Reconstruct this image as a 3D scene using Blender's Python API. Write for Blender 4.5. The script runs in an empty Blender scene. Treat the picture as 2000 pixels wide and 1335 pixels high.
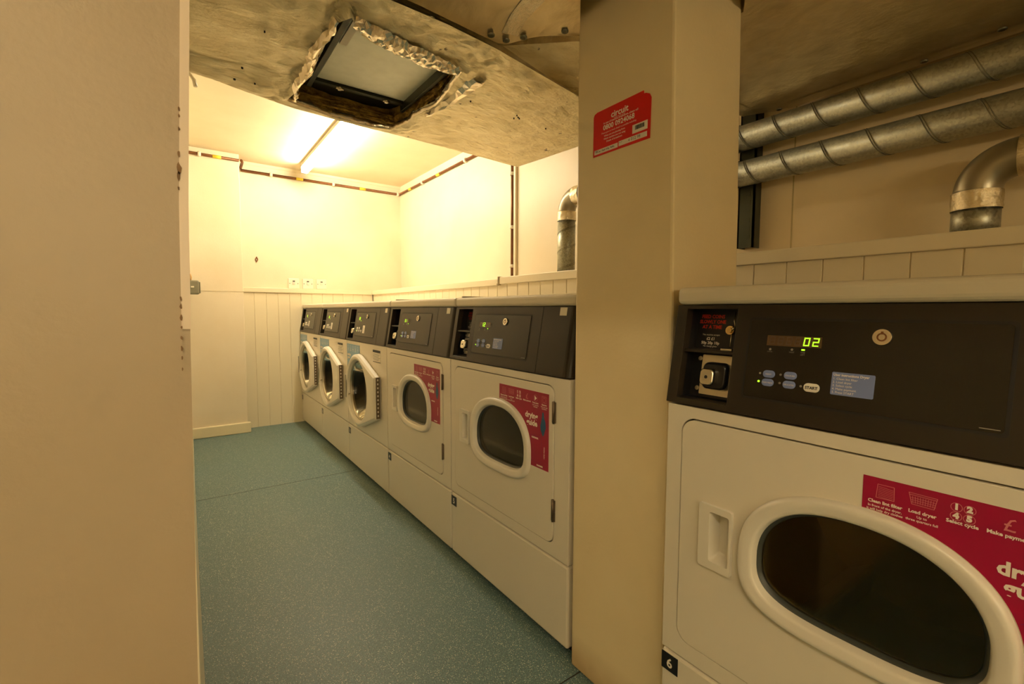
import bpy, bmesh, math, random
from mathutils import Matrix, Vector, noise
PI = math.pi
S = bpy.context.scene
COL = S.collection

# ------------------------------------------------------------------ camera
F_PX, YAW, PITCH, ROLL, EYE = 908.14, .6223, .0675, .0035, .9807
cy_, sy_, cp_, sp_ = math.cos(YAW), math.sin(YAW), math.cos(PITCH), math.sin(PITCH)
Rv = Vector((cy_, -sy_, 0)); Fv = Vector((sy_*cp_, cy_*cp_, -sp_)); Uv = Vector((sy_*sp_, cy_*sp_, cp_))
cr_, sr_ = math.cos(ROLL), math.sin(ROLL)
Xv = Rv*cr_ + Uv*sr_; Yv = Uv*cr_ - Rv*sr_
cam_data = bpy.data.cameras.new('camera'); cam = bpy.data.objects.new('camera', cam_data); COL.objects.link(cam)
m = Matrix((Xv, Yv, -Fv)).transposed().to_4x4(); m.translation = Vector((0, 0, EYE))
cam.matrix_world = m
cam_data.sensor_width = 36; cam_data.lens = F_PX/2000*36; cam_data.clip_start = .02
S.camera = cam
# ------------------------------------------------------------------ world, exposure, room light
w = bpy.data.worlds.new('world'); S.world = w; w.use_nodes = True
w.node_tree.nodes['Background'].inputs[0].default_value = (.9, .7, .4, 1)
w.node_tree.nodes['Background'].inputs[1].default_value = 0.0
S.view_settings.view_transform = 'Standard'; S.view_settings.look = 'None'
S.view_settings.gamma = 1; S.view_settings.use_curve_mapping = False
S.view_settings.exposure = 0.0
TUBE_COLOR, TUBE_POWER = (1, .885, .66), 112.0          # emission of the tube in the far bay
FRONT_COLOR, FRONT_POWER = (1, .83, .55), 86.0        # emission of the near bay tube and the added wall tube

# ------------------------------------------------------------------ materials
MATS = {}
def mat(name, col, rough=.5, metal=0, spec=.5, bump=None, var=None, coat=0, emit=None, extra=None):
    if name in MATS: return MATS[name]
    mt = bpy.data.materials.new(name); mt.use_nodes = True; nt = mt.node_tree
    b = nt.nodes['Principled BSDF']
    b.inputs['Base Color'].default_value = (*col, 1); b.inputs['Roughness'].default_value = rough
    b.inputs['Metallic'].default_value = metal; b.inputs['Specular IOR Level'].default_value = spec
    b.inputs['Coat Weight'].default_value = coat; b.inputs['Coat Roughness'].default_value = .08
    if emit: b.inputs['Emission Color'].default_value = (*emit[0], 1); b.inputs['Emission Strength'].default_value = emit[1]
    tc = nt.nodes.new('ShaderNodeTexCoord')
    if bump:
        sc, st, dist = bump[:3]
        n = nt.nodes.new('ShaderNodeTexNoise'); n.inputs['Scale'].default_value = sc; n.inputs['Detail'].default_value = 5
        nt.links.new(tc.outputs['Object'], n.inputs['Vector'])
        bp = nt.nodes.new('ShaderNodeBump'); bp.inputs['Strength'].default_value = st; bp.inputs['Distance'].default_value = dist
        nt.links.new(n.outputs['Fac'], bp.inputs['Height']); nt.links.new(bp.outputs[0], b.inputs['Normal'])
    if var:                                   # (scale, second colour, amount)
        n = nt.nodes.new('ShaderNodeTexNoise'); n.inputs['Scale'].default_value = var[0]; n.inputs['Detail'].default_value = 6
        nt.links.new(tc.outputs['Object'], n.inputs['Vector'])
        rp = nt.nodes.new('ShaderNodeValToRGB'); rp.color_ramp.elements[0].position = .5-.5*var[2]; rp.color_ramp.elements[1].position = .5+.5*var[2]
        rp.color_ramp.elements[0].color = (*col, 1); rp.color_ramp.elements[1].color = (*var[1], 1)
        nt.links.new(n.outputs['Fac'], rp.inputs['Fac']); nt.links.new(rp.outputs[0], b.inputs['Base Color'])
    if extra: extra(nt, b, tc)
    MATS[name] = mt; return mt

def floor_nodes(nt, b, tc):
    N, L = nt.nodes.new, nt.links.new
    def ramp(src, stops):
        r = N('ShaderNodeValToRGB'); r.color_ramp.interpolation = 'LINEAR'
        e = r.color_ramp.elements
        while len(e) < len(stops): e.new(.5)
        for k, (p, c) in enumerate(stops): e[k].position = p; e[k].color = c if len(c) == 4 else (*c, 1)
        L(src, r.inputs['Fac']); return r.outputs[0]
    def mix(f, a, c):
        x = N('ShaderNodeMix'); x.data_type = 'RGBA'; L(f, x.inputs[0]); L(a, x.inputs[6]); L(c, x.inputs[7]); return x.outputs[2]
    n = N('ShaderNodeTexNoise'); n.inputs['Scale'].default_value = 1.3; n.inputs['Detail'].default_value = 4; L(tc.outputs['Object'], n.inputs['Vector'])
    base = ramp(n.outputs['Fac'], [(.3, (.085, .155, .160)), (.7, (.115, .175, .155))])
    g = N('ShaderNodeTexNoise'); g.inputs['Scale'].default_value = 260; g.inputs['Detail'].default_value = 2; L(tc.outputs['Object'], g.inputs['Vector'])
    gr = ramp(g.outputs['Fac'], [(.40, (.6, .6, .6)), (.62, (1.25, 1.25, 1.2))])
    mu = N('ShaderNodeMix'); mu.data_type = 'RGBA'; mu.blend_type = 'MULTIPLY'; mu.inputs[0].default_value = 1; L(base, mu.inputs[6]); L(gr, mu.inputs[7])
    cur = mu.outputs[2]
    for sc, th, colr, seed in ((210, .19, (.55, .54, .42), 0), (300, .2, (.04, .07, .08), 3.1), (150, .13, (.68, .65, .50), 7.7)):
        mp = N('ShaderNodeMapping'); mp.inputs['Location'].default_value = (seed, seed*2, 0); L(tc.outputs['Object'], mp.inputs['Vector'])
        v = N('ShaderNodeTexVoronoi'); v.inputs['Scale'].default_value = sc; L(mp.outputs[0], v.inputs['Vector'])
        f = ramp(v.outputs['Distance'], [(th, (1, 1, 1)), (th+.07, (0, 0, 0))])
        q = N('ShaderNodeTexNoise'); q.inputs['Scale'].default_value = sc*.37; L(mp.outputs[0], q.inputs['Vector'])
        qf = ramp(q.outputs['Fac'], [(.42, (0, 0, 0)), (.52, (1, 1, 1))])
        mm = N('ShaderNodeMath'); mm.operation = 'MULTIPLY'; L(f, mm.inputs[0]); L(qf, mm.inputs[1])
        c = N('ShaderNodeRGB'); c.outputs[0].default_value = (*colr, 1)
        cur = mix(mm.outputs[0], cur, c.outputs[0])
    L(cur, b.inputs['Base Color'])
    r2 = N('ShaderNodeMapRange'); r2.inputs[3].default_value = .42; r2.inputs[4].default_value = .62; L(n.outputs['Fac'], r2.inputs[0]); L(r2.outputs[0], b.inputs['Roughness'])
    bp = N('ShaderNodeBump'); bp.inputs['Strength'].default_value = .25; bp.inputs['Distance'].default_value = .001
    L(g.outputs['Fac'], bp.inputs['Height']); L(bp.outputs[0], b.inputs['Normal'])

def wall_nodes(dirt=(.55, .40, .20), low=None):
    """cream gloss paint with fine roller texture, faint mottling and, below low, mottled brown deepening downwards (a stain on the pillar foot)"""
    def f(nt, b, tc):
        N, L = nt.nodes.new, nt.links.new
        base = b.inputs['Base Color'].default_value[:]
        n = N('ShaderNodeTexNoise'); n.inputs['Scale'].default_value = 3.2; n.inputs['Detail'].default_value = 8; L(tc.outputs['Object'], n.inputs['Vector'])
        r = N('ShaderNodeValToRGB'); r.color_ramp.elements[0].position = .35; r.color_ramp.elements[1].position = .75
        r.color_ramp.elements[0].color = base; r.color_ramp.elements[1].color = (base[0]*.93, base[1]*.9, base[2]*.84, 1)
        L(n.outputs['Fac'], r.inputs['Fac']); cur = r.outputs[0]
        s = N('ShaderNodeTexNoise'); s.inputs['Scale'].default_value = 28; s.inputs['Detail'].default_value = 9; s.inputs['Roughness'].default_value = .7; L(tc.outputs['Object'], s.inputs['Vector'])
        sr = N('ShaderNodeValToRGB'); sr.color_ramp.elements[0].position = .70; sr.color_ramp.elements[1].position = .78
        sr.color_ramp.elements[0].color = (0, 0, 0, 1); sr.color_ramp.elements[1].color = (.55, .55, .55, 1); L(s.outputs['Fac'], sr.inputs['Fac'])
        x = N('ShaderNodeMix'); x.data_type = 'RGBA'; L(sr.outputs[0], x.inputs[0]); L(cur, x.inputs[6]); x.inputs[7].default_value = (*dirt, 1); cur = x.outputs[2]
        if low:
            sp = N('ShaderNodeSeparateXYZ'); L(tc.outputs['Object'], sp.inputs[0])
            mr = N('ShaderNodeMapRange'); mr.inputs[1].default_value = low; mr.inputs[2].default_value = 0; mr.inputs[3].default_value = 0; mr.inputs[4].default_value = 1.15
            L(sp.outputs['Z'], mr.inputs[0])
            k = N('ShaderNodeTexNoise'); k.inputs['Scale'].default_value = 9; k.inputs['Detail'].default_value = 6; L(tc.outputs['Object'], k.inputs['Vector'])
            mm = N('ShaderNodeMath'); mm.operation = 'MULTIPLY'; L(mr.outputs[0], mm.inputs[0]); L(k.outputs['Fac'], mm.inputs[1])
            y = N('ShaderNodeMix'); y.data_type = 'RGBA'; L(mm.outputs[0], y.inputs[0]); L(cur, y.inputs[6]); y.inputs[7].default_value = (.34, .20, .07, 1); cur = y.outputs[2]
        L(cur, b.inputs['Base Color'])
        q = N('ShaderNodeTexNoise'); q.inputs['Scale'].default_value = 120; q.inputs['Detail'].default_value = 4; L(tc.outputs['Object'], q.inputs['Vector'])
        bp = N('ShaderNodeBump'); bp.inputs['Strength'].default_value = .22; bp.inputs['Distance'].default_value = .002
        L(q.outputs['Fac'], bp.inputs['Height']); L(bp.outputs[0], b.inputs['Normal'])
    return f

def foil_nodes(stretch=(1, 1, 1), fine=40, strength=.5, dist=.006, speck=True):
    def f(nt, b, tc):
        N, L = nt.nodes.new, nt.links.new
        mp = N('ShaderNodeMapping'); mp.inputs['Scale'].default_value = stretch; L(tc.outputs['Object'], mp.inputs['Vector'])
        n1 = N('ShaderNodeTexNoise'); n1.inputs['Scale'].default_value = 9; n1.inputs['Detail'].default_value = 6; n1.inputs['Distortion'].default_value = .6; L(mp.outputs[0], n1.inputs['Vector'])
        n2 = N('ShaderNodeTexNoise'); n2.inputs['Scale'].default_value = fine; n2.inputs['Detail'].default_value = 8; n2.inputs['Roughness'].default_value = .62; L(mp.outputs[0], n2.inputs['Vector'])
        ad = N('ShaderNodeMath'); ad.operation = 'MULTIPLY_ADD'; L(n1.outputs['Fac'], ad.inputs[0]); ad.inputs[1].default_value = 1.6; L(n2.outputs['Fac'], ad.inputs[2])
        bp = N('ShaderNodeBump'); bp.inputs['Strength'].default_value = strength; bp.inputs['Distance'].default_value = dist
        L(ad.outputs[0], bp.inputs['Height']); L(bp.outputs[0], b.inputs['Normal'])
        base = b.inputs['Base Color'].default_value[:]
        r = N('ShaderNodeValToRGB'); r.color_ramp.elements[0].position = .3; r.color_ramp.elements[1].position = .7
        r.color_ramp.elements[0].color = (base[0]*.8, base[1]*.76, base[2]*.66, 1); r.color_ramp.elements[1].color = base
        L(n1.outputs['Fac'], r.inputs['Fac']); cur = r.outputs[0]
        if speck:
            v = N('ShaderNodeTexNoise'); v.inputs['Scale'].default_value = 26; v.inputs['Detail'].default_value = 9; L(tc.outputs['Object'], v.inputs['Vector'])
            vr = N('ShaderNodeValToRGB'); vr.color_ramp.elements[0].position = .71; vr.color_ramp.elements[1].position = .74
            vr.color_ramp.elements[0].color = (0, 0, 0, 1); vr.color_ramp.elements[1].color = (.9, .9, .9, 1); L(v.outputs['Fac'], vr.inputs['Fac'])
            x = N('ShaderNodeMix'); x.data_type = 'RGBA'; L(vr.outputs[0], x.inputs[0]); L(cur, x.inputs[6]); x.inputs[7].default_value = (.10, .075, .03, 1); cur = x.outputs[2]
        L(cur, b.inputs['Base Color'])
    return f

def galv_nodes(nt, b, tc):
    N, L = nt.nodes.new, nt.links.new
    v = N('ShaderNodeTexVoronoi'); v.inputs['Scale'].default_value = 190; L(tc.outputs['Object'], v.inputs['Vector'])
    n = N('ShaderNodeTexNoise'); n.inputs['Scale'].default_value = 12; n.inputs['Detail'].default_value = 7; L(tc.outputs['Object'], n.inputs['Vector'])
    sp = N('ShaderNodeSeparateXYZ'); L(v.outputs['Color'], sp.inputs[0])
    ad = N('ShaderNodeMath'); ad.operation = 'ADD'; L(sp.outputs[0], ad.inputs[0]); L(n.outputs['Fac'], ad.inputs[1])
    r = N('ShaderNodeMapRange'); r.inputs[2].default_value = 1.6; r.inputs[3].default_value = .27; r.inputs[4].default_value = .52; L(ad.outputs[0], r.inputs[0]); L(r.outputs[0], b.inputs['Roughness'])
    c = N('ShaderNodeValToRGB'); c.color_ramp.elements[0].color = (.30, .30, .24, 1); c.color_ramp.elements[1].color = (.50, .50, .40, 1)
    c.color_ramp.elements[0].position = .25; c.color_ramp.elements[1].position = .9
    h = N('ShaderNodeMath'); h.operation = 'MULTIPLY'; h.inputs[1].default_value = .55; L(ad.outputs[0], h.inputs[0]); L(h.outputs[0], c.inputs['Fac']); L(c.outputs[0], b.inputs['Base Color'])

def glass_mat(name, tint, frac):
    if name in MATS: return MATS[name]
    mt = bpy.data.materials.new(name); mt.use_nodes = True; nt = mt.node_tree; nt.nodes.clear()
    o = nt.nodes.new('ShaderNodeOutputMaterial'); t = nt.nodes.new('ShaderNodeBsdfTransparent'); t.inputs[0].default_value = (*tint, 1)
    g = nt.nodes.new('ShaderNodeBsdfGlossy'); g.inputs['Roughness'].default_value = .06; g.inputs[0].default_value = (.9, .9, .85, 1)
    fr = nt.nodes.new('ShaderNodeFresnel'); fr.inputs['IOR'].default_value = frac
    mx = nt.nodes.new('ShaderNodeMixShader')
    nt.links.new(fr.outputs[0], mx.inputs[0]); nt.links.new(t.outputs[0], mx.inputs[1]); nt.links.new(g.outputs[0], mx.inputs[2]); nt.links.new(mx.outputs[0], o.inputs[0])
    MATS[name] = mt; return mt

CREAM = (.80, .665, .42)
M_floor = mat('speckled_vinyl', (.13, .2, .19), .5, extra=floor_nodes)
M_wall = mat('cream_wall_paint', CREAM, .42, extra=wall_nodes())
M_wall_lit = mat('cream_wall_paint_lit', (.80, .70, .52), .42, extra=wall_nodes())  # cream walls again, bright tube light of the far bay put into a paler colour
M_pillar = mat('pillar_paint', (.80, .66, .40), .38, extra=wall_nodes(low=.10))
M_part = mat('partition_paint', (.43, .345, .235), .45, extra=wall_nodes(low=.8))  # turns browner towards the bottom
M_ceil = mat('ceiling_paint', (.84, .735, .52), .6, extra=wall_nodes())
M_trim = mat('white_cladding', (.80, .70, .49), .32, bump=(60, .12, .001))
M_skirt = mat('cream_gloss_trim', (.80, .70, .46), .3, bump=(40, .2, .002))
M_enamel = mat('white_enamel', (.74, .675, .545), .24, spec=.5, bump=(520, .06, .0004))
M_enamel_dk = mat('white_plastic', (.74, .69, .58), .3)
M_black = mat('console_plastic', (.021, .0155, .009), .36, spec=.35, bump=(900, .08, .0003))
M_panel = mat('panel_film', (.014, .011, .006), .26, spec=.4)
M_void = mat('black_plastic', (.008, .008, .009), .3)
M_groove = mat('groove_black', (.006, .005, .004), .6)
M_rubber = mat('gasket_rubber', (.03, .035, .03), .45)
M_chrome = mat('brushed_steel', (.72, .66, .52), .26, 1, bump=(300, .1, .0004))
M_brass = mat('brass', (.80, .58, .25), .22, 1)
M_hinge = mat('hinge_metal', (.16, .12, .08), .45, .7)
M_drum = mat('drum_metal', (.62, .52, .26), .42, .6, var=(5, (.40, .32, .12), .5), bump=(20, .2, .004))
M_drum2 = mat('drum_steel', (.45, .36, .22), .3, 1, bump=(90, .25, .002))
M_magenta = mat('magenta_print', (.31, .0006, .036), .35)
M_mlight = mat('pale_pink_ink', (.62, .20, .20), .5)
M_white_ink = mat('white_ink', (.86, .78, .66), .5)
M_navy = mat('navy_ink', (.01, .09, .19), .4)
M_violet = mat('violet_ink', (.20, .01, .10), .5)
M_red_ink = mat('red_ink', (.62, .03, .01), .5)
M_dark_ink = mat('dark_ink', (.02, .02, .025), .5)
M_notice = mat('notice_red', (.62, .004, .004), .32)
M_blue = mat('blue_button', (.17, .22, .44), .4)
M_lblue = mat('blue_print', (.20, .36, .52), .4)
M_label = mat('label_white', (.78, .72, .6), .5)
M_led = mat('lit_green', (.2, .5, .02), .5, emit=((.42, 1.0, .02), 1.5))
M_ledoff = mat('unlit_segment', (.085, .045, .020), .4)
M_ledback = mat('display_window', (.10, .055, .022), .25)
M_ledgrey = mat('unlit_lamp', (.22, .20, .16), .4)
M_foil = mat('foil_insulation', (.98, .90, .65), .31, .78, extra=foil_nodes(stretch=(1.4, 2.6, 1), fine=34, strength=.8, dist=.012))
M_foil_smooth = mat('foil_panel', (.78, .66, .42), .30, .75, extra=foil_nodes(stretch=(2.2, 1.5, 1), fine=30, strength=.35, dist=.004, speck=False))
M_tape = mat('foil_tape', (.92, .84, .66), .20, 1, extra=foil_nodes(fine=60, strength=.8, dist=.006, speck=False))
M_flap = mat('torn_foil', (.95, .88, .74), .22, .95, extra=foil_nodes(fine=30, strength=.35, dist=.004, speck=False))
M_galv = mat('galvanised_steel', (.5, .5, .4), .4, .9, extra=galv_nodes)
M_seam = mat('duct_seam', (.20, .19, .13), .5, .8)
M_elbow = mat('dull_grey_metal', (.34, .31, .23), .36, .9, bump=(14, .1, .002))
M_plate = mat('damper_plate', (.86, .88, .76), .40, .3, bump=(26, .1, .002), var=(30, (.76, .78, .66), .5))
M_darkmetal = mat('dark_frame_metal', (.05, .055, .035), .4, .6)
M_wool = mat('mineral_wool', (.60, .38, .06), .95, bump=(70, 1, .02), var=(24, (.14, .08, .015), .45))
M_pipe = mat('copper_pipe', (.22, .085, .03), .42, .5, var=(18, (.13, .055, .02), .5))
M_clip_y = mat('yellow_marker', (.75, .60, .04), .5)
M_clip_w = mat('white_clip', (.8, .74, .6), .5)
M_grey = mat('grey_switch_metal', (.22, .21, .15), .4, .4)
M_socket = mat('socket_plastic', (.84, .78, .62), .3)
M_tube = mat('tube_glow', (1, 1, 1), .5, emit=(TUBE_COLOR, TUBE_POWER))
M_tube2 = mat('near_tube_glow', (1, 1, 1), .5, emit=(FRONT_COLOR, FRONT_POWER))
M_glass = glass_mat('smoked_glass', (.80, .74, .42), 1.5)
M_glass_w = glass_mat('clear_door_glass', (.55, .5, .42), 1.45)

# ------------------------------------------------------------------ mesh helper
class MB:
    def __init__(s): s.v = []; s.f = []; s.sm = []
    def add(s, vs, fs, smooth=False):
        o = len(s.v); s.v += [tuple(p) for p in vs]
        for f in fs: s.f.append(tuple(i+o for i in f)); s.sm.append(smooth)
        return s
    def box(s, x0, x1, y0, y1, z0, z1):
        return s.add([(x0,y0,z0),(x1,y0,z0),(x1,y1,z0),(x0,y1,z0),(x0,y0,z1),(x1,y0,z1),(x1,y1,z1),(x0,y1,z1)],
              [(0,3,2,1),(4,5,6,7),(0,1,5,4),(1,2,6,5),(2,3,7,6),(3,0,4,7)])
    def prism(s, pts, y0, y1, axis='y', smooth=False):
        """polygon extruded; pts are (x,z) for axis y, (x,y) for axis z, (y,z) for axis x"""
        n = len(pts)
        mk = {'y': lambda p, t: (p[0], t, p[1]), 'z': lambda p, t: (p[0], p[1], t), 'x': lambda p, t: (t, p[0], p[1])}[axis]
        vs = [mk(p, y0) for p in pts]+[mk(p, y1) for p in pts]
        fs = [tuple(range(n)), tuple(range(2*n-1, n-1, -1))]
        s.add(vs, fs); s.add(vs, [(i, i+n, (i+1) % n+n, (i+1) % n) for i in range(n)], smooth); return s
    def loft(s, loops, cap0=False, cap1=False, smooth=True, closed=True):
        n = len(loops[0]); vs = [p for l in loops for p in l]; fs = []
        for k in range(len(loops)-1):
            for i in range(n if closed else n-1):
                j = (i+1) % n; fs.append((k*n+i, k*n+j, (k+1)*n+j, (k+1)*n+i))
        s.add(vs, fs, smooth)
        if cap0: s.add(loops[0], [tuple(range(n-1, -1, -1))])
        if cap1: s.add(loops[-1], [tuple(range(n))])
        return s
    def tube(s, path, r, n=12, caps=True, smooth=True):
        path = [Vector(p) for p in path]; loops = []
        rr = r if isinstance(r, (list, tuple)) else [r]*len(path)
        up = None
        for i, p in enumerate(path):
            t = (path[min(i+1, len(path)-1)]-path[max(i-1, 0)]).normalized()
            if up is None: up = Vector((0, 0, 1)) if abs(t.z) < .9 else Vector((1, 0, 0))
            a = t.cross(up).normalized(); b = a.cross(t).normalized(); up = b
            loops.append([p+(a*math.cos(2*PI*k/n)+b*math.sin(2*PI*k/n))*rr[i] for k in range(n)])
        return s.loft(loops, caps, caps, smooth)
    def disc_y(s, cx, cz, r, y0, y1, n=24):   # short cylinder facing -y
        return s.prism([(cx+r*math.cos(2*PI*k/n), cz+r*math.sin(2*PI*k/n)) for k in range(n)], y0, y1, smooth=True)
    def stroke(s, pts, wd, y, closed=False):  # flat line of width wd in the xz plane at depth y
        P = [Vector((a, b)) for a, b in pts]; 
        if closed: P.append(P[0])
        for a, b in zip(P[:-1], P[1:]):
            d = (b-a).normalized()*wd/2; nn = Vector((-d.y, d.x)); a2 = a-d; b2 = b+d
            q = [a2-nn, b2-nn, b2+nn, a2+nn]
            s.add([(c.x, y, c.y) for c in q], [(0, 1, 2, 3)])
        return s
    def text(s, body, size, x, z, y=0, align='CENTER', bold=0, ang=0, sx=1):
        cu = bpy.data.curves.new('t', 'FONT'); cu.body = body; cu.size = size; cu.align_x = align; cu.offset = bold; cu.resolution_u = 2
        ob = bpy.data.objects.new('t', cu); COL.objects.link(ob)
        me = bpy.data.meshes.new_from_object(ob.evaluated_get(bpy.context.evaluated_depsgraph_get()))
        ca, sa = math.cos(ang), math.sin(ang)
        s.add([(x+v.co.x*sx*ca-v.co.y*sa, y, z+v.co.x*sx*sa+v.co.y*ca) for v in me.vertices], [tuple(p.vertices) for p in me.polygons])
        bpy.data.objects.remove(ob); bpy.data.curves.remove(cu); bpy.data.meshes.remove(me); return s
    def map(s, fn): s.v = [tuple(fn(*p)) for p in s.v]; return s
    def build(s, name, m_, parent=None, bevel=0, label=None, seg=2, ang=40):
        me = bpy.data.meshes.new(name); me.from_pydata(s.v, [], s.f)
        me.polygons.foreach_set('use_smooth', s.sm)
        me.materials.append(m_)
        bm = bmesh.new(); bm.from_mesh(me); bmesh.ops.remove_doubles(bm, verts=bm.verts, dist=1e-6)
        bmesh.ops.recalc_face_normals(bm, faces=bm.faces); bm.to_mesh(me); bm.free()
        o = bpy.data.objects.new(name, me); COL.objects.link(o)
        if parent: o.parent = parent
        if bevel:
            b = o.modifiers.new('bevel', 'BEVEL'); b.width = bevel; b.segments = seg; b.limit_method = 'ANGLE'; b.angle_limit = math.radians(ang)
        if label: o['label'] = label
        return o

def thing(name, label, cat, loc=(0, 0, 0), rotz=0, group=None):
    o = bpy.data.objects.new(name, None); COL.objects.link(o); o.empty_display_size = .1
    o.location = loc; o.rotation_euler = (0, 0, rotz); o['label'] = label; o['category'] = cat
    if group: o['group'] = group
    return o
def tag(o, label, cat, group=None):
    o['label'] = label; o['category'] = cat
    if group: o['group'] = group
    return o
def struct(o): o['kind'] = 'structure'; return o
def copy_tree(o, parent=None):
    c = o.copy(); COL.objects.link(c)
    if parent: c.parent = parent
    for ch in list(o.children): copy_tree(ch, c)
    return c

def rrect(x0, x1, z0, z1, r, n=8):
    out = []
    for cx, cz, a0 in ((x1-r, z1-r, 0), (x0+r, z1-r, 90), (x0+r, z0+r, 180), (x1-r, z0+r, 270)):
        for k in range(n+1):
            a = math.radians(a0+90*k/n); out.append((cx+r*math.cos(a), cz+r*math.sin(a)))
    return out
def radial(poly, c, ang):
    d = Vector((math.cos(ang), math.sin(ang))); best = None
    for i in range(len(poly)):
        a = Vector(poly[i])-c; b = Vector(poly[(i+1) % len(poly)])-c; e = b-a
        den = d.x*e.y-d.y*e.x
        if abs(den) < 1e-12: continue
        t = (a.x*e.y-a.y*e.x)/den; u = (a.x*d.y-a.y*d.x)/den
        if t > 0 and -1e-6 <= u <= 1+1e-6 and (best is None or t > best): best = t
    return c+d*best
def carve(o, cutter):
    c = cutter.build('cutter', M_groove); b = o.modifiers.new('cut', 'BOOLEAN'); b.object = c; b.operation = 'DIFFERENCE'; b.solver = 'EXACT'
    others = [k for k in o.modifiers if k != b]
    for k in others: k.show_viewport = False
    me = bpy.data.meshes.new_from_object(o.evaluated_get(bpy.context.evaluated_depsgraph_get()))
    o.modifiers.remove(b); o.data = me
    for k in others: k.show_viewport = True
    bpy.data.objects.remove(c)
def ring(outer, inner, y0, y1, mb=None):
    """plate with a hole: outer and inner outlines in xz, from depth y0 to y1"""
    mb = mb or MB(); c = sum((Vector(p) for p in inner), Vector((0, 0)))/len(inner)
    A = sorted({round(math.atan2(p[1]-c.y, p[0]-c.x), 5) for p in list(outer)+list(inner)})
    O = [radial(outer, c, a) for a in A]; I = [radial(inner, c, a) for a in A]
    L = lambda P, y: [(p.x, y, p.y) for p in P]
    mb.loft([L(I, y0), L(O, y0), L(O, y1), L(I, y1), L(I, y0)], smooth=False); return mb

# ================================================================== the room
XW, YW, ZC = 1.80, 4.39, 2.175
struct(MB().box(-2.6, 1.9, -2.6, 4.45, -.08, 0).build('floor', M_floor))
for y in (2.83, .868):
    struct(MB().box(-.0 if y > 1 else -.2, .86, y-.0017, y+.0017, -.001, .0006).build('trim_floor_seam', M_groove))
struct(MB().box(-2.6, 1.9, -2.6, 4.45, ZC, ZC+.08).build('ceiling', M_ceil))
struct(MB().box(XW, XW+.1, -2.6, 1.0, 0, ZC).build('wall_right', M_wall))
struct(MB().box(XW, XW+.1, 1.0, 4.45, 0, ZC).build('wall_right_far', M_wall_lit))  # same wall continued, in the paler lit tone
struct(MB().box(-.12, XW, YW, YW+.1, 0, ZC).build('wall_end', M_wall_lit))
struct(MB().box(-.14, -.02, .76, YW, 0, ZC).build('wall_left', M_wall_lit))
struct(MB().box(-2.6, 1.9, -2.7, -2.6, 0, ZC).build('wall_back', M_wall))
struct(MB().box(-2.7, -2.6, -2.6, .76, 0, ZC).build('wall_far_left', M_wall))
# partition whose end stands at the left of the picture (its old plaster edge is slightly bowed)
edge = [(0, -.006), (.30, -.001), (.556, .003), (.70, .0055), (.842, .008), (.96, .010), (1.092, .0125), (1.305, .021), (1.6, .033), (ZC, .056)]
lo = [[(-2.6, .60, z), (x, .60, z), (x, .76, z), (-2.6, .76, z)] for z, x in edge]
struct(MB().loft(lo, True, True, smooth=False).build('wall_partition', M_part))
mb = MB()
lo = [[(x-.0075, .5975, z), (x+.0006, .5975, z), (x+.0006, .62, z), (x-.0075, .62, z)] for z, x in edge if z > .9]
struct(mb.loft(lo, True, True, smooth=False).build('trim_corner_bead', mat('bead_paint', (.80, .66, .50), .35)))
random.seed(4)
mb = MB()
for z, sz in ((1.185, .0025), (1.178, .002), (1.165, .0022), (1.140, .0035), (1.126, .006), (1.117, .0045), (1.105, .0025), (.992, .0028), (.984, .003), (.972, .0032), (.962, .002), (.951, .0026), (.940, .003), (.93, .0022), (.918, .0018)):
    x = .0125+(z-1.092)*(.0410 if z > 1.09 else .0172)-.0078
    mb.prism([(x+sz*.4*math.cos(a)*random.uniform(.6, 1.2), z+sz*.8*math.sin(a)*random.uniform(.7, 1.5)) for a in [k*PI/4 for k in range(8)]], .5966, .5975)
struct(mb.build('trim_edge_chips', mat('bare_plaster_chip', (.20, .12, .06), .9)))
# pier in the far left corner
struct(MB().box(-.02, .425, 4.22, YW, 0, ZC).build('wall_pier', M_wall_lit, bevel=.004))
struct(MB().box(-.02, .4255, 4.2188, 4.222, 1.119, 1.1215).build('trim_pier_joint', mat('joint_line', (.5, .4, .2), .7)))
# skirting
prof = [(4.24, .049, .062), (3.1, .034, .043), (1.98, .0205, .0285), (1.32, .012, .0215), (.765, .006, .016)]
lo = [[(-.03, y, 0), (xb, y, 0), (xb, y, .012), (xt, y, .064), (-.03, y, .066)] for y, xt, xb in prof]
struct(MB().loft(lo, True, True, smooth=False).build('baseboard_left', M_skirt, bevel=.002))
struct(MB().box(.05, .445, 4.20, 4.23, .0, .083).build('baseboard_pier', M_skirt, bevel=.006))
# pillar between the fifth and sixth machines
lo = [[(.853, y0, z), (1.112, y0, z), (1.112, y1, z), (.853, y1, z)] for z, y0, y1 in ((0, .606, .903), (1.0, .607, .903), (1.7, .620, .904), (ZC, .630, .904))]
struct(MB().loft(lo, True, True, smooth=False).build('wall_pillar', M_pillar, bevel=.006))
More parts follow.
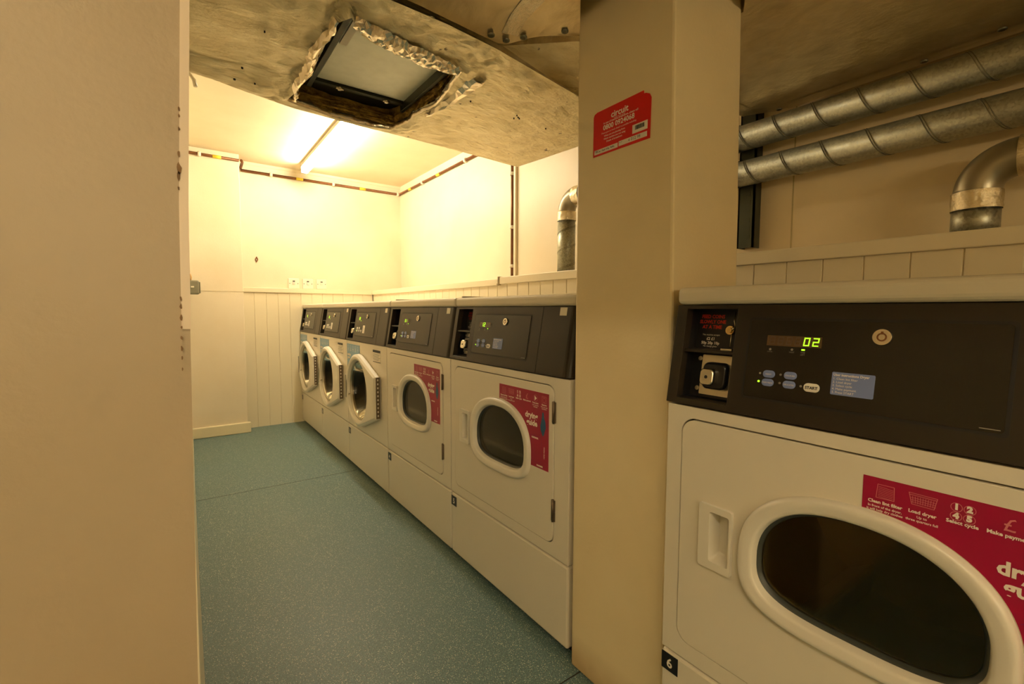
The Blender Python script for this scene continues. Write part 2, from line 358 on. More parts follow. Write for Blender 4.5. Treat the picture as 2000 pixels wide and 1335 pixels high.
# cladding: boxed-in ledge behind the machines
DX, DY, DH = 1.505, 4.362, 1.165
def boards(a0, a1, step, mk, h0, h1):
    """vertical tongue and groove boards with v-grooves, running from a0 to a1"""
    mb = MB(); a = a0
    pts = []
    while a < a1-1e-4:
        b = min(a+step, a1); g = .003
        pts += [(a, .004), (a+g, 0), (b-g, 0), (b, .004)]; a = b
    prev = None
    lo = [[mk(p, d, h0) for p, d in pts], [mk(p, d, h1) for p, d in pts]]
    mb.loft(lo, closed=False, smooth=False); return mb
mb = boards(-2.5, .030, .098, lambda p, d, z: (DX+d, p+.138, z), 0, 1.13)
mb.map(lambda x, y, z: (x, y, z))
mb = boards(0, 6.9-.075, .0983, lambda p, d, z: (DX+d, p-2.5+.0265, z), 0, 1.13)
struct(mb.build('wall_cladding_right', M_trim))
mb = boards(.4240, DX, .0895, lambda p, d, z: (p, DY+d, z), 0, 1.13)
struct(mb.build('wall_cladding_end', M_trim))
struct(MB().box(DX-.012, XW, -2.5, 2.212, 1.130, 1.170).build('trim_ledge_near', M_trim, bevel=.003))
struct(MB().box(DX-.012, XW, 2.214, YW, 1.124, 1.162).build('trim_ledge_far', M_trim, bevel=.003))
struct(MB().box(.4255, DX-.012, DY-.012, YW, 1.124, 1.162).build('trim_ledge_end', M_trim, bevel=.003))
mb = MB().box(DX-.016, DX+.03, 2.208, 2.220, 1.126, 1.173); mb.box(DX-.0165, DX-.01, 2.214, 2.228, 1.124, 1.134)
struct(mb.build('trim_ledge_joint', mat('dark_trim_gap', (.30, .22, .10), .6)))
# boarding joint on the long wall and the boxed white conduit
struct(MB().box(XW-.0015, XW, .789, .793, 1.17, ZC).build('trim_wall_joint', mat('joint_line', (.5, .4, .2), .7)))
struct(MB().box(XW-.018, XW, 2.452, 2.474, 1.165, ZC).build('trim_wall_conduit', M_wall_lit, bevel=.003))
# cove line along the ceiling
struct(MB().box(.42, XW, YW-.006, YW, 2.152, ZC).build('trim_ceiling_end', M_ceil))

# ================================================================== services on the walls
def pipe_run(name, pts, r, clips, markers, label, cat='pipe', grp=None):
    root = thing(name, label, cat, pts[0], 0, grp); o = Vector(pts[0])
    sub = lambda p: tuple(Vector(p)-o)
    MB().tube([sub(p) for p in pts], r, 10).build('pipe_length', M_pipe, root)
    def band(t, wd, rr, m_, nm):
        L = 0; 
        for a, b in zip(pts[:-1], pts[1:]):
            a, b = Vector(a), Vector(b); d = (b-a).length
            if t <= L+d:
                p = a+(b-a).normalized()*(t-L); q = (b-a).normalized()*wd/2
                MB().tube([sub(p-q), sub(p+q)], rr, 10).build(nm, m_, root); return
            L += d
    for t in clips: band(t, .02, r*1.7, M_clip_w, 'pipe_clip')
    for t in markers: band(t, .055, r*1.12, M_clip_y, 'marker_tape')
    return root
PR = .0105
pipe_run('copper_pipe', [(-.02, 4.205, 2.125), (.424, 4.205, 2.125)], PR, [.19], [.30], 'brown copper pipe under the ceiling on the projecting corner pier')
pipe_run('copper_pipe', [(.440, 4.215, 2.13), (.452, 4.26, 2.13), (.452, YW-.014, 2.12), (.455, YW-.014, 2.098), (XW-.014, YW-.014, 2.098), (XW-.014, 2.492, 2.098)], PR,
         [.40, .90, 1.50, 2.05, 2.8], [.62, 1.16, 1.78, 2.35, 3.2], 'long brown copper pipe turning the far corner just below the ceiling')
pipe_run('copper_pipe', [(XW-.014, 2.492, 2.08), (XW-.014, 2.492, 1.165)], PR*.95, [.22, .56, .81], [], 'brown copper pipe dropping vertically to the white ledge')

# three fused switches
def socket(x):
    r = thing('fused_spur_switch', '', 'switch', (x, YW, 1.207), 0, 'white switches above the ledge on the end wall')
    MB().box(-.043, .043, -.012, 0, -.043, .043).build('face_plate', M_socket, r, bevel=.004)
    MB().box(-.010, .010, -.0165, -.011, -.009, .013).build('rocker', M_enamel_dk, r, bevel=.002)
    mb = MB()
    mb.box(-.009, .009, -.0145, -.0118, .016, .024); mb.build('indicator_lamp', M_dark_ink, r)
    for sx in (-.032, .032): MB().disc_y(sx, 0, .004, -.0135, -.0118, 10).build('fixing_screw', M_ledgrey, r)
    return r
for x, lb in ((.822, 'white switch plate, leftmost of the three above the end wall ledge'), (.936, 'white switch plate, middle one of the three above the end wall ledge'), (1.050, 'white switch plate, rightmost of the three above the end wall ledge')):
    socket(x)['label'] = lb
# little dark ring fitting
r = thing('cable_grommet', 'small dark oval ring fixed high on the end wall', 'fitting', (.545, YW, 1.395))
o = [(.011*math.cos(a), .016*math.sin(a)) for a in [k*PI/10 for k in range(20)]]; i_ = [(.005*math.cos(a), .008*math.sin(a)) for a in [k*PI/10 for k in range(20)]]
ring(o, i_, -.006, 0).build('oval_ring', M_pipe, r); MB().box(-.004, .004, -.008, 0, .012, .022).build('ring_lug', M_pipe, r); MB().box(-.004, .004, -.008, 0, -.022, -.012).build('ring_lug', M_pipe, r)
# grey metal isolator by the left edge
r = thing('isolator_switch', 'grey metal clad switch box on the far left wall', 'switch', (-.02, 4.0, 1.133))
MB().box(0, .148, -.055, .05, -.046, .05).build('switch_box', M_grey, r, bevel=.008)
MB().box(.148, .156, -.045, .04, -.038, .042).build('switch_cover', M_grey, r, bevel=.004)
MB().box(.10, .118, -.060, -.054, .0, .010).build('rocker', M_socket, r)
MB().tube([(.10, .02, .05), (.105, .02, .075), (.100, .02, .095), (.085, .02, .112), (.06, .02, .125), (.03, .02, .13)], .0055, 8).build('feed_cable', mat('orange_cable', (.62, .38, .16), .5), r)
# cable tail by the ceiling
tag(MB().tube([(-.02, 2.76, 2.105), (.05, 2.76, 2.112), (.085, 2.76, 2.10), (.103, 2.76, 2.075), (.108, 2.76, 2.045)], [.005, .006, .007, .009, .009], 10).build('cable_tail', mat('tail_grey', (.42, .37, .25), .45)), 'short curled grey cable tail hanging near the ceiling, far left', 'cable')

# ================================================================== lighting fixtures
def batten(name, label, x, y0, y1, z, mt_):
    r = thing(name, label, 'ceiling light', (x, (y0+y1)/2, ZC)); h = (y1-y0)/2
    MB().box(-.036, -.014, -h, h, -.03, 0).build('batten_body', M_enamel_dk, r, bevel=.004)
    for s_ in (-1, 1): MB().box(-.036, .010, s_*h-.012, s_*h+.012, -.078, -.005).build('lamp_holder', M_enamel_dk, r, bevel=.003)
    MB().tube([(0, -h+.015, z-ZC), (0, h-.015, z-ZC)], .0185, 16).build('fluorescent_tube', mt_, r, label='glowing fluorescent tube')
    return r
batten('fluorescent_light', 'lit fluorescent batten light on the ceiling beyond the foil duct', .895, 2.66, 4.17, 2.115, M_tube)
batten('fluorescent_light', 'lit fluorescent batten light over the near bay', -.75, -1.7, -.3, 2.115, M_tube2)
fill_batten = batten('fluorescent_light', 'added fill tube, unseen, low on the wall behind the viewer', 0, -.75, .75, 2.115, M_tube2)
fill_batten.matrix_world = Matrix(((0, 1, 0, -.35), (0, 0, -1, -2.598), (-1, 0, 0, 1.42), (0, 0, 0, 1)))  # unseen tube added to brighten the duct undersides and near bay

# ================================================================== ducts overhead
# A: foil wrapped cross duct with the cut-out
def fbm(x, y, s, sd=0): return noise.fractal(Vector((x*s+sd, y*s-sd, sd*1.7)), .9, 2.1, 4)
ZA = 1.64
duct = thing('insulated_duct', 'crumpled foil wrapped duct with a torn square opening overhead', 'duct', (0, 0, 0))
outer = [(-.62, 1.02), (.0, 1.0), (.20, .99), (.53, 1.0), (.678, 1.017), (1.037, 1.088), (1.345, 1.19), (1.335, 1.40), (1.315, 1.60), (1.294, 1.769),
         (1.08, 1.748), (.858, 1.730), (.69, 1.722), (.531, 1.716), (.334, 1.698), (.191, 1.658), (.111, 1.630), (.053, 1.618), (-.2, 1.60), (-.62, 1.60)]
hole = [(.346, 1.093), (.32, 1.14), (.323, 1.206), (.318, 1.308), (.330, 1.426), (.318, 1.50), (.311, 1.578), (.302, 1.640), (.335, 1.655), (.372, 1.663), (.447, 1.686), (.519, 1.688), (.596, 1.690), (.655, 1.676),
        (.668, 1.62), (.679, 1.579), (.672, 1.53), (.685, 1.476), (.697, 1.397), (.690, 1.33), (.682, 1.281), (.66, 1.159), (.639, 1.174), (.593, 1.168), (.562, 1.178), (.517, 1.170), (.457, 1.176), (.417, 1.170), (.379, 1.154), (.36, 1.125)]
cH = Vector((.50, 1.42)); NA = 260; NR = 46
A = [2*PI*k/NA for k in range(NA)]
Hh = [radial(hole, cH, a) for a in A]; Oo = [radial(outer, cH, a) for a in A]
loops = []
for k in range(NR+1):
    t = (k/NR)**1.35; lp = []
    for h_, o_ in zip(Hh, Oo):
        p = h_.lerp(o_, t); dh = (p-h_).length; de = (p-o_).length
        fade = min(1, dh/.02)*min(1, de/.03)
        amp = .005+.014*math.exp(-dh/.07)+.010*math.exp(-max(0, p.y-1.02)/.12)
        crumple = abs(fbm(p.x, p.y, 14, 3))
        near = math.exp(-max(0, (p.y-1.02))/.10)
        z = ZA + fade*(amp*fbm(p.x, p.y, 5)+.5*amp*fbm(p.x*1.5, p.y*.8, 16, 2)-(.010*near+.006*math.exp(-dh/.05))*crumple) - .004*math.exp(-dh/.015)
        jit = .004*fade*fbm(p.x, p.y, 22, 9)
        if p.x > 1.0: z += 0
        lp.append((p.x+jit*(k < NR), p.y+jit*(k < NR), z))
    loops.append(lp)
mb = MB().loft(loops, smooth=True)
nb = lambda x, y: max(0, min(1, (1.30-y)/.12))
side = [[(x, y, z) for x, y, z in loops[-1]], [(x+.006*fbm(x, y, 30, 2), y+.028*nb(x, y), ZA+.012+.006*fbm(x, y, 40, 5)) for x, y, z in loops[-1]], [(x+.004*fbm(x, y, 30, 8), y+.058*nb(x, y), ZA+.0445) for x, y, z in loops[-1]], [(x, y+.062*nb(x, y), ZC-.01) for x, y, z in loops[-1]]]
mb.build('foil_underside', M_foil, duct)
MB().loft(side, smooth=False).build('foil_sides', M_foil, duct)
MB().add([(.725, 1.058, 1.680), (.872, .925, 1.680), (1.20, .922, 1.680), (1.345, 1.19, 1.672), (1.19, 1.16, 1.664), (1.037, 1.115, 1.662), (.86, 1.08, 1.668)], [(0, 1, 2, 3, 4, 5, 6)]).build('foil_side_panel', M_foil, duct)
# rolled torn edge of foil around the opening
random.seed(7)
lpA, lpB, lpC = [], [], []
for k, (h_, a) in enumerate(zip(Hh, A)):
    d = (h_-cH).normalized(); far = max(0, math.sin(a)); nearf = max(0, -math.sin(a))
    w1 = .006+.012*abs(fbm(h_.x, h_.y, 20, 5))+.016*nearf
    lpA.append((h_.x+d.x*.003, h_.y+d.y*.003, ZA-.003))
    e = h_-d*w1*.5
    lpB.append((e.x, e.y, ZA+.006+.006*fbm(h_.x, h_.y, 30, 1)))
    e = h_+d*.004
    lpC.append((e.x, e.y, ZA+.020+.006*fbm(h_.x, h_.y, 24, 2)))
MB().loft([lpA, lpB, lpC]).build('torn_foil_edge', M_flap, duct)
# turned-back flaps: near side hanging over the plate, right corner folded open
def flap(fn, nu, nv, name):
    rnd = random.Random(len(name)+nu); V = []; Fc = []
    for j in range(nv+1):
        for i in range(nu+1):
            p = fn(i/nu, j/nv); V.append((p[0]+rnd.uniform(-.0028, .0028), p[1]+rnd.uniform(-.0028, .0028), p[2]+rnd.uniform(-.0028, .0028)))
    for j in range(nv):
        for i in range(nu):
            a = j*(nu+1)+i; q = (a, a+1, a+nu+2, a+nu+1)
            Fc += [(q[0], q[1], q[2]), (q[0], q[2], q[3])] if rnd.random() < .5 else [(q[0], q[1], q[3]), (q[1], q[2], q[3])]
    return MB().add(V, Fc).build(name, M_flap, duct)
def f1(u, v):   # along the near edge
    x = .350+.30*u; y = 1.090+.055*u+.07*v*(.55+.45*math.sin(u*PI)); c_ = fbm(x, y, 26, 4)
    return (x+.004*c_, y+.005*c_, ZA-.004-.016*math.sin(v*PI*.75)+.010*v+.007*c_*(1 if 0 < v else .2))
flap(f1, 36, 7, 'torn_foil_flap')
def f2(u, v):   # right corner, folded outwards
    x = .692+.055*v*(1-u*.75)+.012*math.sin(u*3); y = 1.17+.30*u; c_ = fbm(x, y, 26, 8)
    return (x+.003*c_, y+.003*c_, ZA-.004-.010*math.sin(v*PI)+.005*c_)
flap(f2, 14, 3, 'torn_foil_flap')
def f3(u, v):   # left side curl
    x = .322-.026*v*(.5+.5*math.sin(u*PI))+.004*math.sin(u*14); y = 1.12+.50*u; c_ = fbm(x, y, 24, 11)
    return (x+.004*c_, y+.003*c_, ZA-.003-.013*math.sin(v*PI)+.006*c_)
flap(f3, 30, 4, 'torn_foil_flap')
# insulation thickness round the cut, then the steel duct with its access plate
lo = []
for k, zz in enumerate((ZA+.004, ZA+.022, ZA+.04, ZA+.058, ZA+.072)):
    lp = []
    for h_, a in zip(Hh, A):
        d = (h_-cH).normalized(); j = .008*fbm(h_.x*1.3+zz*9, h_.y*1.3, 18, 6)+.004*(k % 2); e = h_+d*(.006+j); lp.append((e.x, e.y, zz))
    lo.append(lp)
MB().loft(lo).build('cut_insulation', M_wool, duct)
MB().box(.26, .76, 1.05, 1.76, ZA+.074, ZA+.09).build('duct_skin', M_darkmetal, duct)
mb = MB().box(.377, .662, 1.10, 1.568, ZA+.060, ZA+.066); mb.build('access_plate', M_plate, duct, bevel=.001)
mb = MB().box(.660, .672, 1.10, 1.60, ZA+.034, ZA+.074).box(.352, .366, 1.10, 1.60, ZA+.040, ZA+.074).box(.352, .672, 1.572, 1.590, ZA+.052, ZA+.074)
mb.build('plate_frame', M_darkmetal, duct, bevel=.001)
MB().box(.379, .398, 1.10, 1.33, ZA+.054, ZA+.0605).build('plate_clip', M_enamel_dk, duct)
for x, y in ((.448, 1.578), (.603, 1.580)):
    mb = MB().tube([(x-.012, y, ZA+.050), (x+.012, y+.002, ZA+.050)], .0045, 10); mb.tube([(x, y, ZA+.060), (x, y, ZA+.044)], .006, 10); mb.build('wing_nut', M_chrome, duct)
random.seed(3)
mb = MB()
for k in range(26):
    x = random.uniform(.31, .66); y = 1.672+random.uniform(-.012, .008); p0 = Vector((x, y, ZA+random.uniform(.008, .05)))
    mb.tube([p0, p0+Vector((.05, .002, .004*random.uniform(-1, 1))), p0+Vector((.11, 0, .006*random.uniform(-1, 1)))], .0035, 5)
for k in range(18):
    y = random.uniform(1.2, 1.6); p0 = Vector((.682+random.uniform(-.006, .008), y, ZA+random.uniform(.005, .05)))
    mb.tube([p0, p0+Vector((.003, .05, .01*random.uniform(-1, 1))), p0+Vector((0, .09, 0))], .003, 5)
mb.build('wool_strands', M_wool, duct)
# dark punctures on the foil
mb = MB()
for x, y in ((.155, 1.575), (.205, 1.57), (.166, 1.49), (.19, 1.27), (.95, 1.30), (.962, 1.31), (.955, 1.325), (.97, 1.315), (1.10, 1.33), (.77, 1.30)):
    mb.prism([(x+.0026*math.cos(a)*random.uniform(.5, 1.3), y+.0022*math.sin(a)*random.uniform(.5, 1.3)) for a in [k*PI/3 for k in range(6)]], ZA-.0085, ZA-.004, axis='z')
mb.build('foil_puncture', M_groove, duct)['kind'] = 'stuff'

# B: flat foil faced duct over the near bay
ZB = 1.69
d2 = thing('flat_foil_duct', 'wide flat duct faced in dull taped foil above the nearest machine', 'duct', (0, 0, 0))
poly = [(.462, 1.010), (.690, 1.026), (.785, .978), (.872, .918), (.70, .737), (.80, .440), (1.09, .602), (1.118, .62), (1.118, .916), (1.15, .915), (1.45, .925), (1.702, .930), (1.754, .832), (1.765, .4), (1.765, -1.6), (-.15, -1.6), (-.15, 1.0)]
def bend(x, y):
    t = max(0, min(1, (y-.93)/.10)); q = max(0, min(1, (.80-x)/.08)); return -.030*t*t*(3-2*t)*q
def bz(x, y): return bend(x, y)+min(1, max(0, (1.72-x)/.06))*(.004*fbm(x, y, 3, 1)+.0025*fbm(x*3, y*.6, 9, 4))
bm = bmesh.new()
vs = [bm.verts.new((x, y, ZB)) for x, y in poly]; fc = bm.faces.new(vs)
g = bmesh.ops.triangulate(bm, faces=[fc])
for _ in range(5): bmesh.ops.subdivide_edges(bm, edges=[e for e in bm.edges if e.calc_length() > .05], cuts=1, use_grid_fill=True); bmesh.ops.triangulate(bm, faces=bm.faces)
for v in bm.verts:
    v.co.z += bz(v.co.x, v.co.y) if v.is_boundary is False else bend(v.co.x, v.co.y)
mb = MB(); mb.add([tuple(v.co) for v in bm.verts], [tuple(v.index for v in f.verts) for f in bm.faces] if not bm.verts.index_update() else [], True); bm.free()
mb.build('foil_underside', M_foil_smooth, d2)
mb = MB().loft([[(x, y, ZB+bend(x, y)) for x, y in poly], [(x, y, ZC-.02) for x, y in poly]], smooth=False); mb.build('foil_sides', M_foil_smooth, d2)
def strip(x0, y0, x1, y1, wd, name='tape_strip', z=ZB-.0035):
    a = Vector((x0, y0)); b = Vector((x1, y1)); d = (b-a).normalized()*1.0; nn = Vector((-d.y, d.x))*wd/2; n = 30
    lo = []
    for k in range(n+1):
        p = a.lerp(b, k/n); lo.append([(p.x+nn.x*q, p.y+nn.y*q, z+.0015+bz(p.x+nn.x*q, p.y+nn.y*q)-.0008*abs(fbm(p.x+nn.x*q, p.y+nn.y*q, 40, 3))) for q in (-1, -.5, 0, .5, 1)])
    MB().loft(lo, closed=False).build(name, M_tape if name == 'tape_strip' else M_foil_smooth, d2)
strip(.64, .50, .70, .99, .045)
strip(1.735, -.6, 1.735, .80, .05, 'edge_flange'); strip(1.05, .90, 1.70, .905, .05, 'edge_flange')
for x, y in ((.503, 1.028), (.655, 1.006), (.699, 1.004), (.74, .985), (.822, .921), (1.738, .431), (1.70, .272), (1.735, .82), (1.60, .905)):
    mb = MB(); lo = [[(x+r_*math.cos(a), y+r_*math.sin(a), z_+bend(x, y)) for a in [k*PI/8 for k in range(16)]] for r_, z_ in ((.009, ZB-.003), (.009, ZB-.006), (.005, ZB-.0075), (.003, ZB-.005))]
    mb.loft(lo, False, True).build('rivet_washer', M_seam, d2)

# ================================================================== spiral ducts along the wall
def spiral(name, path, r, label, turns_pitch=.118, phase=0):
    root = thing(name, label, 'duct', path[0]); o = Vector(path[0])
    P = [Vector(p)-o for p in path]
    MB().tube(P, r, 40).build('duct_tube', M_galv, root)
    return root, P
def helix(P0, P1, r, pitch, phase, root):
    """raised lock seam spiralling round a straight length"""
    P0, P1 = Vector(P0), Vector(P1); d = P1-P0; L = d.length; t = d.normalized()
    up = Vector((0, 0, 1)) if abs(t.z) < .9 else Vector((1, 0, 0)); a = t.cross(up).normalized(); b = t.cross(a).normalized()
    n = int(L/pitch*48)
    path = [P0+t*(L*k/n)+(a*math.cos(2*PI*L*k/n/pitch+phase)+b*math.sin(2*PI*L*k/n/pitch+phase))*(r+.0002) for k in range(n+1)]
    for s_ in (-.003, .003): MB().tube([p+t*s_ for p in path], .0010, 6).build('lock_seam', M_seam, root)
RX = 1.705
pr, pl = .0445, .0445
sd, P = spiral('spiral_duct', [(RX, 1.12, 1.612), (RX, -1.4, 1.612)], pl, 'upper of two galvanised spiral ducts running along the right wall')
helix(P[0], P[1], pl, .122, 2.2, sd)
sd, P = spiral('spiral_duct', [(RX, 1.12, 1.484), (RX, -1.4, 1.484)], pl, 'lower of two galvanised spiral ducts running along the right wall')
helix(P[0], P[1], pl, .122, .7, sd)
# hanger strut next to the pillar
r = thing('pipe_hanger', 'dark slotted metal channel and clamps holding the spiral ducts beside the pillar', 'bracket', (XW, .925, 1.22))
mb = MB().box(-.048, -.040, -.021, .040, 0, .955).box(-.048, 0, .034, .040, 0, .955).box(-.048, 0, -.021, -.015, 0, .955)
for k in range(7): mb.box(-.0490, -.0470, -.006, .008, .03+.032*k, .046+.032*k)
mb.build('slotted_channel', M_darkmetal, r)
for z in (1.612, 1.484):
    lo = [(RX-XW+(pl+.003)*math.cos(a), (pl+.003)*math.sin(a)+z-1.22) for a in [k*PI/16 for k in range(32)]]; li = [(RX-XW+(pl+.0006)*math.cos(a), (pl+.0006)*math.sin(a)+z-1.22) for a in [k*PI/16 for k in range(32)]]
    ring(lo, li, .012, .034).build('duct_clamp', M_darkmetal, r)

def vent(name, label, yc, rv, ztape, bend, ztop):
    X = 1.655
    root = thing(name, label, 'duct', (X, yc, 1.170))
    MB().tube([(0, 0, 0), (0, 0, ztape-1.17)], rv, 40).build('riser', M_galv, root)
    if name == 'vent_duct' : pass
    cz = ztape-1.17
    path = []
    for k in range(17):
        a = PI/2*k/16; path.append((0, -bend*(1-math.cos(a)), cz+.03+bend*math.sin(a)))
    MB().tube(path, rv*.985, 40).build('elbow', M_elbow, root)
    ztop = path[-1][2]
    mb = MB(); lo = []
    for k in range(9):
        z = cz-.012+.045*k/8; lo.append([((rv+.0024+.0022*fbm(math.cos(a)*2, z*60+math.sin(a)*2, 2, k))*math.cos(a), (rv+.0024+.0022*fbm(math.cos(a)*2, z*60+math.sin(a)*2, 2, k))*math.sin(a), z) for a in [2*PI*j/48 for j in range(48)]])
    mb.loft(lo).build('tape_band', M_tape, root, label='shiny crinkled foil tape band')
    lo = []
    for k in range(9):
        y = -bend+.004-.05*k/8; lo.append([((rv+.0022+.0012*fbm(math.cos(a)*2, y*60+math.sin(a)*2, 2, k))*math.cos(a), y, ztop+(rv+.0022)*math.sin(a)) for a in [2*PI*j/48 for j in range(48)]])
    mb = MB().loft(lo); mb.build('tape_band', M_tape, root, label='shiny crinkled foil tape band')
    MB().tube([(0, -bend-.03, ztop), (0, -bend-(.55 if yc < 1 else .42), ztop)], rv*.985, 32).build('duct_tube', M_galv, root)
    return root
v1 = vent('vent_duct', 'galvanised vent with taped elbow rising above the nearest machine', .290, .0465, 1.250, .075, 0)
v2 = vent('vent_duct', 'spiral vent with taped elbow seen just left of the pillar', 1.825, .046, 1.455, .075, 0)
helix((0, 0, .01), (0, 0, .27), .046, .095, .6, v2)

# ================================================================== notice on the pillar
nt_ = thing('notice_sticker', 'red sticker with a phone number and handwriting on the cream pillar', 'sticker', (.853, .8443, 1.359), -PI/2)
# local x runs to the viewer's right, y into the pillar
W_, H_ = .171, .105
out = [(0, 0), (W_, -.001), (W_+.0015, .085), (W_-.003, .094), (W_-.012, .0985), (W_-.019, .100), (W_-.0195, .1065), (.012, H_+.0), (.003, H_-.003), (0, H_-.009)]
MB().prism(out, -.0012, -.0002).build('sticker_sheet', M_notice, nt_)
ty = -.0016
mb = MB(); mb.text('circuit', .0205, .083, .0785, ty, bold=.0005); mb.text('In case of machine breakdown, please call', .0062, .0855, .0700, ty, bold=.0001, sx=1.0)
mb.text('0800 0924068', .0165, .080, .0560, ty, bold=.0004); mb.text('managed laundry services', .0034, .083, .0745, ty)
mb.text('Please give as much detail as possible including', .0056, .080, .0478, ty)
for k, tx in enumerate(('When you are phoning from', 'Which machine you are using', 'Details of breakdown')): mb.text(tx, .0056, .068, .0400-.0070*k, ty, bold=.0001)
mb.build('lettering', M_white_ink, nt_)
mb = MB(); 
for x0, x1, z0, z1 in ((.004, .079, .0045, .0150), (.082, .163, .0055, .0165), (.122, .164, .0215, .0405)): mb.prism([(x0, z0), (x1, z0), (x1, z1), (x0, z1)], -.0015, -.0012)
mb.build('write_on_box', M_label, nt_)
mb = MB(); mb.text('4 012 98', .0098, .128, .0082, -.0017, ang=.02); mb.build('handwriting', M_dark_ink, nt_)
MB().text('site ID', .0038, .088, .0120, -.0017).build('field_caption', M_dark_ink, nt_); mb = MB().text('site name', .0038, .012, .0118, -.0017)
random.seed(12); x = .009
mb.build('field_caption', M_dark_ink, nt_); mb = MB(); P_ = []
for k in range(64): P_.append((.008+.00098*k+random.uniform(-.0004, .0004), .0095+(.0028 if k % 2 else -.0016)*random.uniform(.3, 1.1)+(.002 if k in (3, 22, 40) else 0)))
for a_, b_ in ((0, 9), (10, 18), (20, 34), (36, 47), (49, 63)): mb.stroke(P_[a_:b_], .0006, -.0017)
mb.build('handwriting', M_dark_ink, nt_); mb = MB(); random.seed(2); x = .130
while x < .155:
    wd = random.choice((.0006, .001, .0014)); mb.prism([(x, .028), (x+wd, .028), (x+wd, .0375), (x, .0375)], -.0017, -.0016); x += wd+random.choice((.0005, .0008))
mb.build('barcode', M_dark_ink, nt_)

# ================================================================== machines
WID, DEP = .685, .625
ZG, ZK, ZT, ZL = .265, .796, .993, 1.029
def csh(x, y, z):   # console plane leans back; y is measured inward from that plane
    return (x, y-.006+(z-ZK)*.17, z)
def common(root, opening):
    """body shared by washers and dryers: plinth panel, cabinet, lid"""
    mb = MB().box(.003, WID-.003, .03, DEP, .0, .03); mb.build('toe_kick', M_groove, root)
    mb = MB().box(.002, WID-.002, 0, .03, .022, ZG-.003); mb.build('base_panel', M_enamel, root, bevel=.006)
    ob = [(.002, ZG+.002), (WID-.002, ZG+.002), (WID-.002, ZK-.004), (.002, ZK-.004)]
    mb = ring(ob, opening, 0, .02)
    mb.box(.002, .02, .02, DEP, .03, ZK-.004).box(WID-.02, WID-.002, .02, DEP, .03, ZK-.004).box(.02, WID-.02, DEP-.02, DEP, .03, ZK-.004)
    mb.box(.02, WID-.02, .03, DEP-.02, ZG-.02, ZG+.0)
    mb.build('cabinet', M_enamel, root, bevel=.005, ang=60)
    mb = MB().box(.0, WID, .022, DEP, ZT+.001, ZL); mb.build('lid', M_enamel, root, bevel=.011, seg=4)
    # console
    c = MB(); hole_ = [(.024, .808), (.129, .808), (.129, .985), (.024, .985)]
    ring([(.001, ZK), (.15, ZK), (.15, ZT), (.001, ZT)], hole_, 0, .02, c)
    c.box(.15, .535, 0, .02, ZK, ZT).box(.537, .658, 0, .02, ZK, ZT).box(.535, .537, .0015, .02, ZK, ZT)
    arc = [(.658+.024*math.sin(a), .024*(1-math.cos(a))) for a in [k*PI/12 for k in range(7)]]
    sec = [(.658, .02)]+arc+[(.682, .30), (.658, .30)]
    c.loft([[(x, y, ZK) for x, y in sec], [(x, y, ZT) for x, y in sec]], True, True, smooth=False)
    c.box(.001, .006, .02, .30, ZK, ZT).box(.13, .658, .02, .30, ZK, ZT)
    con = c.map(csh).build('console', M_black, root, bevel=.0012)
    b = MB()
    b.box(.014, .024, .02, .050, .80, .99).box(.129, .139, .02, .050, .80, .99).box(.024, .129, .02, .050, .80, .808).box(.024, .129, .02, .050, .985, .992).box(.014, .139, .044, .050, .80, .992)
    b.map(csh).build('coin_recess', M_void, con)
    MB().box(.024, .129, .006, .044, .899, .905).map(csh).build('recess_shelf', M_black, con, bevel=.001)
    mb = MB()
    for k, tx in enumerate(('FEED COINS', 'SLOWLY ONE', 'AT A TIME')): mb.text(tx, .0098, .0560, .9665-.0105*k, .0435, bold=.0003, sx=.92)
    mb.map(csh).build('coin_lettering', M_red_ink, con, label='red lettering')
    mb = MB(); mb.text('This machine accepts', .0044, .0560, .9315, .0435); mb.text('\u00a32 \u00a31', .0078, .0560, .9225, .0435, bold=.0002); mb.text('50p 20p 10p', .0078, .0560, .9140, .0435, bold=.0002); mb.text('No change given', .0044, .0560, .9085, .0435)
    mb.map(csh).build('price_lettering', M_white_ink, con)
    mb = MB().disc_y(.100, .944, .0085, .032, .044, 20).disc_y(.101, .944, .005, .028, .034, 16); mb.map(csh).build('coin_slot_knob', M_brass, con)
    mb = MB().tube([(.106, .036, .979), (.1065, .033, .962), (.1105, .033, .950)], .0012, 6).tube([(.1105, .033, .950), (.104, .031, .945)], .003, 8)
    mb.tube([(.102, .037, .936), (.102, .037, .912)], .0012, 6).box(.092, .114, .022, .044, .9055, .9085)
    mb.map(csh).build('coin_chute', M_chrome, con)
    pl_ = MB().prism(rrect(.050, .117, .815, .8935, .002, 3), .034, .040).map(csh).build('coin_plate', M_chrome, con)
    mb = MB()
    lo = []
    for d_, y in ((0, .034), (0, .024), (.004, .020)): lo.append([(p[0], y, p[1]) for p in rrect(.060+d_, .110-d_, .8285+d_, .880-d_, .012-d_*.5)])
    mb.loft(lo, False, True).map(csh).build('reject_button_surround', M_void, con)
    lo = []
    for d_, y in ((0, .020), (0, .006), (.002, .003)): lo.append([(p[0], y, p[1]) for p in rrect(.066+d_, .094-d_, .838+d_, .8695-d_, .008-d_*.5)])
    mb = MB().loft(lo, False, True); mb.map(csh).build('reject_button', M_chrome, con)
    MB().disc_y(.080, .854, .0032, .0025, .0032, 14).map(csh).build('reject_keyhole', M_groove, con)
    for z in (.8255, .8850): MB().disc_y(.0435, z, .0045, .036, .044, 14).map(csh).build('screw', M_chrome, con)
    g_ = MB(); ring(rrect(.154, .488, .8265, .9695, .005), rrect(.158, .484, .8305, .9655, .004), -.0004, .0, g_); g_.map(csh).build('panel_groove', M_groove, con)
    MB().prism(rrect(.1585, .4835, .831, .965, .004), -.0016, .0).map(csh).build('control_panel', M_panel, con)
